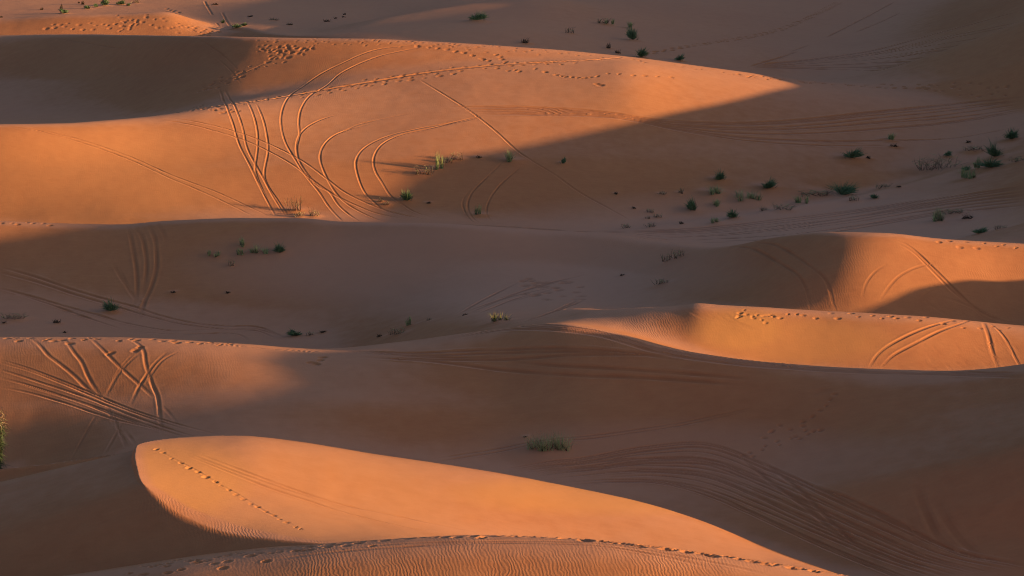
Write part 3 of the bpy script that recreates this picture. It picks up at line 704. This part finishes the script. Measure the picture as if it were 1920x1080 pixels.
def sand_material():
    m, nt, bs = new_mat('sand')
    L = nt.links.new
    geo = node(nt, 'ShaderNodeNewGeometry'); sep = node(nt, 'ShaderNodeSeparateXYZ'); L(geo.outputs['Position'], sep.inputs[0])
    # colour: iron-red quartz sand with broad drifts of paler, yellower grains
    n1 = node(nt, 'ShaderNodeTexNoise'); n1.inputs['Scale'].default_value = 0.07; n1.inputs['Detail'].default_value = 3; L(geo.outputs['Position'], n1.inputs['Vector'])
    n2 = node(nt, 'ShaderNodeTexNoise'); n2.inputs['Scale'].default_value = 1.3; n2.inputs['Detail'].default_value = 5; L(geo.outputs['Position'], n2.inputs['Vector'])
    n3 = node(nt, 'ShaderNodeTexNoise'); n3.inputs['Scale'].default_value = 38.0; n3.inputs['Detail'].default_value = 3; L(geo.outputs['Position'], n3.inputs['Vector'])
    mp = node(nt, 'ShaderNodeMapping'); mp.inputs['Scale'].default_value = (0.8, 3.4, 1.0); mp.inputs['Rotation'].default_value = (0, 0, 0.35); L(geo.outputs['Position'], mp.inputs['Vector'])
    n4 = node(nt, 'ShaderNodeTexNoise'); n4.inputs['Scale'].default_value = 1.6; n4.inputs['Detail'].default_value = 6; n4.inputs['Roughness'].default_value = 0.65; L(mp.outputs[0], n4.inputs['Vector'])
    f = mathn(nt, 'ADD', mathn(nt, 'MULTIPLY', n1.outputs['Fac'], 0.62), mathn(nt, 'MULTIPLY', n2.outputs['Fac'], 0.38))
    ramp = node(nt, 'ShaderNodeValToRGB'); L(f, ramp.inputs[0])
    ramp.color_ramp.elements[0].position = 0.36; ramp.color_ramp.elements[0].color = SAND_A
    ramp.color_ramp.elements[1].position = 0.64; ramp.color_ramp.elements[1].color = SAND_B
    mix = node(nt, 'ShaderNodeMix', data_type='RGBA', blend_type='MULTIPLY')
    mix.inputs['Factor'].default_value = 1.0
    L(ramp.outputs[0], mix.inputs['A'])
    gr = node(nt, 'ShaderNodeMapRange'); L(mathn(nt, 'ADD', mathn(nt, 'MULTIPLY', n3.outputs['Fac'], 0.55), mathn(nt, 'MULTIPLY', n4.outputs['Fac'], 0.45)), gr.inputs[0]); gr.inputs[1].default_value = 0.3; gr.inputs[2].default_value = 0.7; gr.inputs[3].default_value = 0.92; gr.inputs[4].default_value = 1.08
    comb = node(nt, 'ShaderNodeCombineColor'); [L(gr.outputs[0], comb.inputs[k]) for k in range(3)]
    L(comb.outputs[0], mix.inputs['B'])
    # painted light: flats tinted paler, as open sky would brighten them
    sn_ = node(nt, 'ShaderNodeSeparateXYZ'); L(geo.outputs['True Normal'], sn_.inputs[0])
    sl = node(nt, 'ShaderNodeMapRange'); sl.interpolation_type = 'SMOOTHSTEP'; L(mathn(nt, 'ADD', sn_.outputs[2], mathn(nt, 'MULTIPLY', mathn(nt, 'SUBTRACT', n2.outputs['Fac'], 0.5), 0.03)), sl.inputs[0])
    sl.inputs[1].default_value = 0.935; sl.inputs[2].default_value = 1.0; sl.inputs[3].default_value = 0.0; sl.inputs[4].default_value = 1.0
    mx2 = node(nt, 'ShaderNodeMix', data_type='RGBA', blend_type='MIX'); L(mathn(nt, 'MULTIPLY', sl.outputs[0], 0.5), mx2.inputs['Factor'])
    L(mix.outputs['Result'], mx2.inputs['A']); mx2.inputs['B'].default_value = SAND_SKYLIT
    # brighter skylight painted into the colour of the shaded valley floors
    pa = node(nt, 'ShaderNodeAttribute', attribute_name='skylit')
    mx5 = node(nt, 'ShaderNodeMix', data_type='RGBA', blend_type='MIX'); L(pa.outputs['Fac'], mx5.inputs['Factor']); L(mx2.outputs['Result'], mx5.inputs['A']); mx5.inputs['B'].default_value = SAND_SKYLIT
    # golden glow of the low sun painted into the lit faces
    fr = node(nt, 'ShaderNodeAttribute', attribute_name='sun_glow')
    mx3 = node(nt, 'ShaderNodeMix', data_type='RGBA', blend_type='MIX'); L(fr.outputs['Fac'], mx3.inputs['Factor']); L(mx5.outputs['Result'], mx3.inputs['A']); mx3.inputs['B'].default_value = SAND_GLOW
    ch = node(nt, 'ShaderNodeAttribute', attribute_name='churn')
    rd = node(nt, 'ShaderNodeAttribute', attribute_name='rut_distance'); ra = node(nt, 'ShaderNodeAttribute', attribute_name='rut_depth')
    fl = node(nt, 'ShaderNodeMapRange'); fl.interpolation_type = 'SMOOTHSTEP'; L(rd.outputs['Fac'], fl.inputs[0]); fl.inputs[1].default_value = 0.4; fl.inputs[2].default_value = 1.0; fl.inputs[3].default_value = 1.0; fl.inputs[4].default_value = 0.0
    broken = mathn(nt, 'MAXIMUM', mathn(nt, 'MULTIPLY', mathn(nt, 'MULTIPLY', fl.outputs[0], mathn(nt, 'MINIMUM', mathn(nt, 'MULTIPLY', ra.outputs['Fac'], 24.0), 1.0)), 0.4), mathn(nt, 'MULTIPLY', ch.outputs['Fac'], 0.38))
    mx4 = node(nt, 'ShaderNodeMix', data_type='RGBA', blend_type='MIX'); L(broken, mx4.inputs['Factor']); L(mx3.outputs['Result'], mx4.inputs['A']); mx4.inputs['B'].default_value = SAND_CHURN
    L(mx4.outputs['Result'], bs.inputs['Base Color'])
    bs.inputs['Roughness'].default_value = 0.92
    bs.inputs['Specular IOR Level'].default_value = 0.15
    # wind ripples where the wind has left them (mask painted per vertex), crests across the wind
    att = node(nt, 'ShaderNodeAttribute', attribute_name='ripple')
    wn_ = node(nt, 'ShaderNodeTexNoise'); wn_.inputs['Scale'].default_value = 0.9; wn_.inputs['Detail'].default_value = 3; L(geo.outputs['Position'], wn_.inputs['Vector'])
    wn2 = node(nt, 'ShaderNodeTexNoise'); wn2.inputs['Scale'].default_value = 4.0; wn2.inputs['Detail'].default_value = 2; L(geo.outputs['Position'], wn2.inputs['Vector'])
    ph = mathn(nt, 'ADD', mathn(nt, 'MULTIPLY', sep.outputs[0], 2 * math.pi / 0.135), mathn(nt, 'MULTIPLY', sep.outputs[1], 2 * math.pi / 0.135 * 0.22))
    ph = mathn(nt, 'ADD', ph, mathn(nt, 'MULTIPLY', wn_.outputs['Fac'], 22.0))
    ph = mathn(nt, 'ADD', ph, mathn(nt, 'MULTIPLY', wn2.outputs['Fac'], 9.0))
    sn = mathn(nt, 'SINE', ph)
    wave = mathn(nt, 'MULTIPLY', mathn(nt, 'MULTIPLY', sn, att.outputs['Fac']), 0.0027)
    grain = mathn(nt, 'MULTIPLY', mathn(nt, 'SUBTRACT', n3.outputs['Fac'], 0.5), 0.004)
    soft = mathn(nt, 'ADD', mathn(nt, 'MULTIPLY', mathn(nt, 'SUBTRACT', n2.outputs['Fac'], 0.5), 0.012), mathn(nt, 'MULTIPLY', mathn(nt, 'SUBTRACT', n4.outputs['Fac'], 0.5), 0.012))
    prof = node(nt, 'ShaderNodeValToRGB'); prof.color_ramp.interpolation = 'B_SPLINE'
    cr = prof.color_ramp
    for pos, val in ((0.0, 0.0), (0.16, 0.03), (0.30, 0.42), (0.44, 0.80), (0.60, 0.70), (0.85, 0.62)):
        e_ = cr.elements[0] if pos == 0.0 else cr.elements.new(pos)
        e_.position = pos; e_.color = (val, val, val, 1)
    while len(cr.elements) > 6: cr.elements.remove(cr.elements[-1])
    L(mathn(nt, 'DIVIDE', rd.outputs['Fac'], 3.0), prof.inputs[0])
    rutb = mathn(nt, 'MULTIPLY', mathn(nt, 'MULTIPLY', mathn(nt, 'SUBTRACT', prof.outputs[0], 0.62), ra.outputs['Fac']), 0.9)
    hgt = mathn(nt, 'ADD', mathn(nt, 'ADD', mathn(nt, 'ADD', wave, grain), soft), rutb)
    bp = node(nt, 'ShaderNodeBump'); bp.inputs['Strength'].default_value = 1.0; bp.inputs['Distance'].default_value = 1.0
    L(hgt, bp.inputs['Height']); L(bp.outputs[0], bs.inputs['Normal'])
    return m
SAND_A = (0.47, 0.186, 0.092, 1); SAND_B = (0.53, 0.226, 0.112, 1); SAND_SKYLIT = (0.66, 0.335, 0.240, 1); SAND_GLOW = (0.61, 0.280, 0.104, 1); SAND_CHURN = (0.30, 0.100, 0.048, 1)  # the pale and golden tones carry painted skylight and sun glow
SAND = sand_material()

def plant_material(name, c0, c1, rough=0.7):
    m, nt, bs = new_mat(name)
    g = node(nt, 'ShaderNodeNewGeometry')
    n = node(nt, 'ShaderNodeTexNoise'); n.inputs['Scale'].default_value = 9.0; n.inputs['Detail'].default_value = 2; nt.links.new(g.outputs['Position'], n.inputs['Vector'])
    r = node(nt, 'ShaderNodeValToRGB'); nt.links.new(n.outputs['Fac'], r.inputs[0])
    r.color_ramp.elements[0].position = 0.35; r.color_ramp.elements[0].color = c0; r.color_ramp.elements[1].position = 0.68; r.color_ramp.elements[1].color = c1
    nt.links.new(r.outputs[0], bs.inputs['Base Color']); bs.inputs['Roughness'].default_value = rough; bs.inputs['Specular IOR Level'].default_value = 0.25
    return m
M_BUSH = plant_material('bush_leaves', (0.070, 0.130, 0.065, 1), (0.185, 0.270, 0.150, 1))
M_GRASS = plant_material('grass_blades', (0.21, 0.28, 0.12, 1), (0.47, 0.52, 0.27, 1))
M_TALL = plant_material('tall_shrub_leaves', (0.030, 0.060, 0.028, 1), (0.095, 0.130, 0.070, 1))
M_YELLOW = plant_material('yellow_green_stems', (0.10, 0.125, 0.045, 1), (0.22, 0.235, 0.09, 1))
M_DRY = plant_material('dry_stems', (0.20, 0.13, 0.085, 1), (0.42, 0.33, 0.23, 1), 0.85)
M_DEAD = plant_material('dead_wood', (0.035, 0.024, 0.018, 1), (0.09, 0.06, 0.04, 1), 0.9)

# ------------------------------------------------------------------ terrain objects
RIP = [  # ripple fields: picture centre, radii, strength
 (950,1065,560,62,1.0),(540,995,240,26,0.8),(330,948,90,26,0.9),(200,1010,260,60,0.15),(1190,610,130,42,1.0),(1120,640,160,50,0.5),(90,740,230,110,0.3),(360,690,140,60,0.28),(40,650,70,30,0.3),
 (1520,480,150,55,0.5),(1540,550,90,50,0.4),(1200,455,140,16,0.8),(1880,512,90,16,0.7),(60,860,130,60,0.35),(620,150,110,60,0.35),(1880,735,120,24,0.35)]
def ripple_mask():
    w_ = np.zeros_like(GX)
    e = (GZ - CAM_H) / GY; t = GX / GY
    # back to picture coordinates of the sheet as laid out
    dy = (e * CP + SP) / (CP - e * SP); ww = CP + SP * dy
    u = 960 + FPX * t * ww; v = 540 - FPX * dy
    for cu, cv, ru, rv, s in RIP:
        d = ((u - cu) / ru) ** 2 + ((v - cv) / rv) ** 2
        w_ = np.maximum(w_, s * np.clip(1.25 - d, 0, 1))
    P = line_xyz(BRINK); P = P[np.argsort(P[:, 1])]
    xb = np.interp(GY, P[:, 1], P[:, 0])
    lit = (GX > xb + 0.35) & (GY > 103.6) & (GY < 119.5)
    w_ = np.where(lit, 0.04, np.maximum(w_, 0.16))
    return np.clip(w_ * (0.75 + 0.9 * vnoise(GX / 1.7, GY / 2.3, 33)), 0, 1.2)
SUN_GLOW = [(520,930,380,110,0.3,'L1'),(330,900,160,80,0.7,'L1'),(1150,925,330,40,0.6,'L1'),(1390,620,95,42,0.8,'L3'),(1500,640,170,45,0.5,'L3'),(120,340,330,110,0.25,'L7')]  # where the golden sun glow is painted on
SKYLIT = [(880,500,480,95,0.6,'L4'),(1500,420,520,60,0.55,'L7'),(1250,860,420,70,0.35,'L2')]  # where skylight is painted on the shaded floors
def light_mask(patches):  # soft patches of painted light
    w_ = np.zeros_like(GX)
    e = (GZ - CAM_H) / GY; t = GX / GY
    dy = (e * CP + SP) / (CP - e * SP); ww = CP + SP * dy
    u = 960 + FPX * t * ww; v = 540 - FPX * dy
    for cu, cv, ru, rv, s, rg in patches:
        a, b = RANGE[rg]
        ins = (GY > KY[a + 4][:, None]) & (GY < KY[b + 4][:, None] + 2.0)
        w_ = np.maximum(w_, ins * s * np.clip(1.4 - ((u - cu) / ru) ** 2 - ((v - cv) / rv) ** 2, 0, 1))
    P = line_xyz(BRINK); P = P[np.argsort(P[:, 1])]
    xb = np.interp(GY, P[:, 1], P[:, 0])
    return w_ * np.where(GY < 119.5, sstep(0.15, 0.7, GX - xb), 1.0)
def build_terrain():
    nx = np.gradient(GX, axis=0), np.gradient(GX, axis=1)
    ny = np.gradient(GY, axis=0), np.gradient(GY, axis=1)
    nz = np.gradient(GZ, axis=0), np.gradient(GZ, axis=1)
    N = np.stack([ny[0] * nz[1] - nz[0] * ny[1], nz[0] * nx[1] - nx[0] * nz[1], nx[0] * ny[1] - ny[0] * nx[1]], axis=-1)
    N /= np.linalg.norm(N, axis=-1, keepdims=True)
    RP = {'ripple': ripple_mask().astype(np.float32), 'sun_glow': light_mask(SUN_GLOW).astype(np.float32), 'skylit': light_mask(SKYLIT).astype(np.float32), 'churn': CHURN, 'rut_distance': RUTD, 'rut_depth': RUTA}
    CO = np.stack([GX, GY, GZ], axis=-1).astype(np.float32)
    cy = 0.25 * (GY[:-1, :-1] + GY[1:, :-1] + GY[:-1, 1:] + GY[1:, 1:]); ct = 0.5 * (TAU[:-1] + TAU[1:])[:, None]
    def cut(k): return (0.5 * (KY[k + 4][:-1] + KY[k + 4][1:]))[:, None]
    t_l3 = pix(1030, 600)[0]
    c3 = np.where(ct < t_l3, cut(9), cut(11))
    owner = (cy > cut(2)).astype(int) + (cy > cut(5)) + (cy > cut(9)) + (cy > c3) + (cy > cut(14)) + (cy > cut(21))
    owner = np.where((np.abs(ct) > TAU_IN) | (cy < 90) | (cy > 288), 7, owner)
    names = ['foreground_dune', 'near_sunlit_dune', 'bowl_dune', 'right_sunlit_dune', 'middle_dune', 'great_dune', 'far_dunes', 'desert_terrain']
    idx = np.arange(NC * NROW).reshape(NC, NROW)
    quads = np.stack([idx[:-1, :-1], idx[1:, :-1], idx[1:, 1:], idx[:-1, 1:]], axis=-1)
    for k, nm in enumerate(names):
        q = quads[owner == k]
        if len(q) == 0: continue
        used, inv = np.unique(q.ravel(), return_inverse=True)
        nq = len(q)
        me = bpy.data.meshes.new(nm)
        me.vertices.add(len(used)); me.vertices.foreach_set('co', CO.reshape(-1, 3)[used].ravel())
        me.loops.add(nq * 4); me.loops.foreach_set('vertex_index', inv.astype(np.int32))
        me.polygons.add(nq); me.polygons.foreach_set('loop_start', np.arange(0, nq * 4, 4, dtype=np.int32))
        me.polygons.foreach_set('loop_total', np.full(nq, 4, np.int32))
        me.polygons.foreach_set('use_smooth', np.ones(nq, bool))
        for an, av in RP.items():
            at = me.attributes.new(an, 'FLOAT', 'POINT'); at.data.foreach_set('value', np.ascontiguousarray(av.ravel()[used]))
        me.update()
        me.normals_split_custom_set_from_vertices(N.reshape(-1, 3)[used].astype(np.float32))
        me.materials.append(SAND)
        ob = bpy.data.objects.new(nm, me); scene.collection.objects.link(ob)
        ob['kind'] = 'structure'
build_terrain()
# the plain under and behind everything, out to the horizon
me = bpy.data.meshes.new('desert_floor')
me.from_pydata([(-7000, -7000, -16), (7000, -7000, -16), (7000, 7000, -16), (-7000, 7000, -16)], [], [(0, 1, 2, 3)])
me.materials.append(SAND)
ob = bpy.data.objects.new('desert_floor', me); scene.collection.objects.link(ob); ob['kind'] = 'structure'

# ------------------------------------------------------------------ plant builder
class Strands:
    """many tapering bent blades gathered into one mesh"""
    def __init__(self): self.v = []; self.f = []
    def blade(self, base, tip, width, bend, rnd, seg=3):
        base = np.array(base, float); tip = np.array(tip, float)
        d = tip - base; ln = np.linalg.norm(d) + 1e-6
        side = np.cross(d / ln, [rnd.gauss(0, 1), rnd.gauss(0, 1), rnd.gauss(0, 0.4)]); side /= np.linalg.norm(side) + 1e-6
        b0 = len(self.v)
        for k in range(seg + 1):
            t = k / seg
            p = base + d * t + np.array(bend) * (t * t)
            wd = width * (1 - t) ** 0.6
            if k < seg:
                self.v.append(p - side * wd / 2); self.v.append(p + side * wd / 2)
            else:
                self.v.append(p)
        for k in range(seg - 1):
            a = b0 + 2 * k; self.f.append((a, a + 1, a + 3, a + 2))
        a = b0 + 2 * (seg - 1); self.f.append((a, a + 1, a + 2))
    def leaf(self, c, size, rnd):
        a = np.array([rnd.gauss(0, 1), rnd.gauss(0, 1), rnd.gauss(0, 1)]); a /= np.linalg.norm(a) + 1e-6
        b = np.cross(a, [rnd.gauss(0, 1), rnd.gauss(0, 1), rnd.gauss(0, 1)]); b /= np.linalg.norm(b) + 1e-6
        c = np.array(c); i = len(self.v)
        self.v += [c - a * size, c + b * size * 0.4, c + a * size, c - b * size * 0.4]
        self.f.append((i, i + 1, i + 2, i + 3))
    def build(self, name, mat, parent=None):
        me = bpy.data.meshes.new(name); me.from_pydata([tuple(map(float, q)) for q in self.v], [], self.f); me.update()
        me.materials.append(mat)
        o = bpy.data.objects.new(name, me); scene.collection.objects.link(o)
        if parent is not None: o.parent = parent
        o['kind'] = 'stuff'
        return o

def ring(rnd, w, d=0.8):
    a = rnd.uniform(0, 2 * math.pi); r = math.sqrt(rnd.random()); return w * r * math.cos(a), w * d * r * math.sin(a)
def grow_plant(p, xy, seed):
    rng, u, v, wp, hp, kind, label, group = p
    rnd = random.Random(seed); x, y = xy
    sc = y / FPX; big = 1.35 if wp > 28 else 1.55; W = wp * sc * big; H = hp * sc * (0.35 + 0.65 * big) * (1.35 if kind == 'grass' else 1.05)
    z = z_at(x, y) - 0.02
    nm, cat = NAMES[kind]
    th = max(0.014, 0.75 * sc)                      # no thinner than the eye can make out at this distance
    parts = []
    if kind in ('bush', 'tall'):
        g = Strands(); dr = Strands(); wood = Strands()
        if kind == 'bush':
            n = int(min(420, 110 + 15 * wp))
            lean = rnd.gauss(0, 0.16) * W
            lob = [(rnd.uniform(-0.28, 0.28) * W, rnd.uniform(-0.2, 0.2) * W, rnd.uniform(0.45, 1.0)) for q in range(5 if wp > 12 else 2)]
            for k in range(n):
                cx, cy, ch = rnd.choice(lob)
                az = rnd.uniform(0, 2 * math.pi); el = math.asin(rnd.uniform(0.12, 1.0))
                rad = rnd.uniform(0.55, 1.0) if rnd.random() < 0.82 else rnd.uniform(1.0, 1.3)
                tip = (cx + lean * math.sin(el) + 0.36 * W * rad * math.cos(el) * math.cos(az), cy + 0.30 * W * rad * math.cos(el) * math.sin(az), H * ch * rad * (0.28 + 0.72 * math.sin(el)))
                f = rnd.uniform(0.1, 0.62)
                bx, by = ring(rnd, 0.08 * W)
                base = (bx + (tip[0] - bx) * f, by + (tip[1] - by) * f, tip[2] * f)
                g.blade(base, tip, th * rnd.uniform(0.9, 1.7), (rnd.gauss(0, 0.03) * W, rnd.gauss(0, 0.03) * W, -0.03 * H), rnd, 2)
        else:
            for k in range(44):                      # drooping plumes
                bx, by = ring(rnd, 0.10 * W); az = rnd.uniform(0, 2 * math.pi); L_ = rnd.uniform(0.45, 1.0)
                tip = np.array((0.34 * W * math.cos(az) * rnd.uniform(0.5, 1.2), 0.34 * W * math.sin(az), H * L_ * 0.97))
                wood.blade((bx, by, 0), tip, th * 1.5, (0, 0, -0.02), rnd, 3)
                for q in range(44):
                    f = rnd.uniform(0.05, 1.0)
                    c = np.array((bx, by, 0)) * (1 - f) + tip * f
                    o = (rnd.gauss(0, 0.13) * W, rnd.gauss(0, 0.13) * W, -rnd.uniform(0.02, 0.1) * H)
                    tgt = dr if c[2] > 0.72 * H and rnd.random() < 0.75 else g
                    tgt.blade(c, c + np.array(o), th * rnd.uniform(0.9, 1.5), (0, 0, -0.02 * H), rnd, 2)
        for k in range(8):
            bx, by = ring(rnd, 0.06 * W); tx, ty = ring(rnd, 0.3 * W)
            wood.blade((bx, by, -0.03), (tx, ty, H * rnd.uniform(0.4, 0.75)), th * 1.4, (0, 0, 0), rnd, 2)
        for k in range(10):
            a = rnd.uniform(0, 2 * math.pi); r = 0.5 * W * rnd.uniform(0.85, 1.1)
            dr.blade((0.3 * W * math.cos(a), 0.25 * W * math.sin(a), 0.0), (r * math.cos(a), r * 0.8 * math.sin(a), H * rnd.uniform(0.08, 0.4)), th, (0, 0, 0), rnd, 2)
        parts = [('foliage', g, M_TALL if kind == 'tall' else M_BUSH), ('woody_stems', wood, M_DEAD), ('dry_twigs', dr, M_DRY)]
    elif kind in ('grass', 'yellow'):
        g = Strands(); dr = Strands(); wood = Strands()
        n = int(min(330, 45 + 4.2 * wp)) if kind == 'grass' else 130
        cl = [(rnd.uniform(-0.4, 0.4) * W, rnd.uniform(-0.2, 0.2) * W, rnd.uniform(0.55, 1.0)) for q in range(max(2, int(wp / 7)))]
        cl = [(a, b, c * (1.1 - 0.75 * abs(a) / W)) for a, b, c in cl]
        for k in range(n):
            cx, cy, ch = rnd.choice(cl)
            bx, by = ring(rnd, 0.10 * W); a = rnd.uniform(0, 2 * math.pi); sp = abs(rnd.gauss(0, 0.13)) * W
            h = H * ch * rnd.uniform(0.45, 1.0)
            tgt = dr if rnd.random() < 0.22 else g
            tgt.blade((cx + bx, cy + by, -0.02), (cx + bx + sp * math.cos(a), cy + by + sp * 0.8 * math.sin(a), h), th * rnd.uniform(0.7, 1.15), (0.5 * sp * math.cos(a), 0.5 * sp * math.sin(a), -0.12 * h), rnd, 3)
        for k in range(max(10, int(wp * 0.5))):
            cx, cy, ch = rnd.choice(cl); tx, ty = ring(rnd, 0.2 * W)
            wood.blade((cx, cy, -0.02), (cx + tx, cy + ty, H * rnd.uniform(0.1, 0.3)), th * 1.8, (0, 0, 0), rnd, 2)
        parts = [('blades', g, M_GRASS if kind == 'grass' else M_YELLOW), ('dry_blades', dr, M_DRY), ('dead_base', wood, M_DEAD)]
    elif kind == 'twigs':
        dr = Strands(); wood = Strands(); g = Strands()
        n = int(14 + 1.1 * wp)
        for k in range(n):
            bx = rnd.uniform(-0.42, 0.42) * W; by = rnd.gauss(0, 0.08) * W
            tx = bx + rnd.gauss(0, 0.16) * W; h = H * rnd.uniform(0.35, 1.0)
            tip = (tx, by + rnd.gauss(0, 0.1) * W, h)
            (dr if rnd.random() < 0.4 else wood).blade((bx, by, -0.02), tip, th * rnd.uniform(0.8, 1.2), (rnd.gauss(0, 0.08) * W, 0, -0.05 * h), rnd, 3)
            for q in range(2):
                f = rnd.uniform(0.35, 0.85); c = np.array((bx, by, 0)) * (1 - f) + np.array(tip) * f
                (g if rnd.random() < 0.3 else dr).blade(c, c + np.array((rnd.gauss(0, 0.12) * W, rnd.gauss(0, 0.08) * W, rnd.uniform(0.0, 0.3) * H)), th * 0.75, (0, 0, 0), rnd, 2)
        parts = [('dry_twigs', dr, M_DRY), ('woody_stems', wood, M_DEAD), ('green_shoots', g, M_GRASS)]
    else:
        wood = Strands()
        for k in range(34):
            bx, by = ring(rnd, 0.4 * W, 0.6); tx, ty = ring(rnd, 0.5 * W, 0.6)
            wood.blade((bx, by, -0.02), (tx, ty, H * rnd.uniform(0.25, 0.95)), th * rnd.uniform(1.0, 2.0), (0, 0, -0.1 * H), rnd, 2)
        parts = [('dead_twigs', wood, M_DEAD)]
    root = bpy.data.objects.new(nm, None); scene.collection.objects.link(root)
    root.location = (x, y, z); root.empty_display_size = 0.3
    root['label'] = label; root['category'] = cat
    if group: root['group'] = group
    for pn, st, mt in parts:
        if st.f: st.build(pn, mt, root)
for k, (p, xy) in enumerate(zip(PLANTS, SPOTS)):
    grow_plant(p, xy, 100 + k)
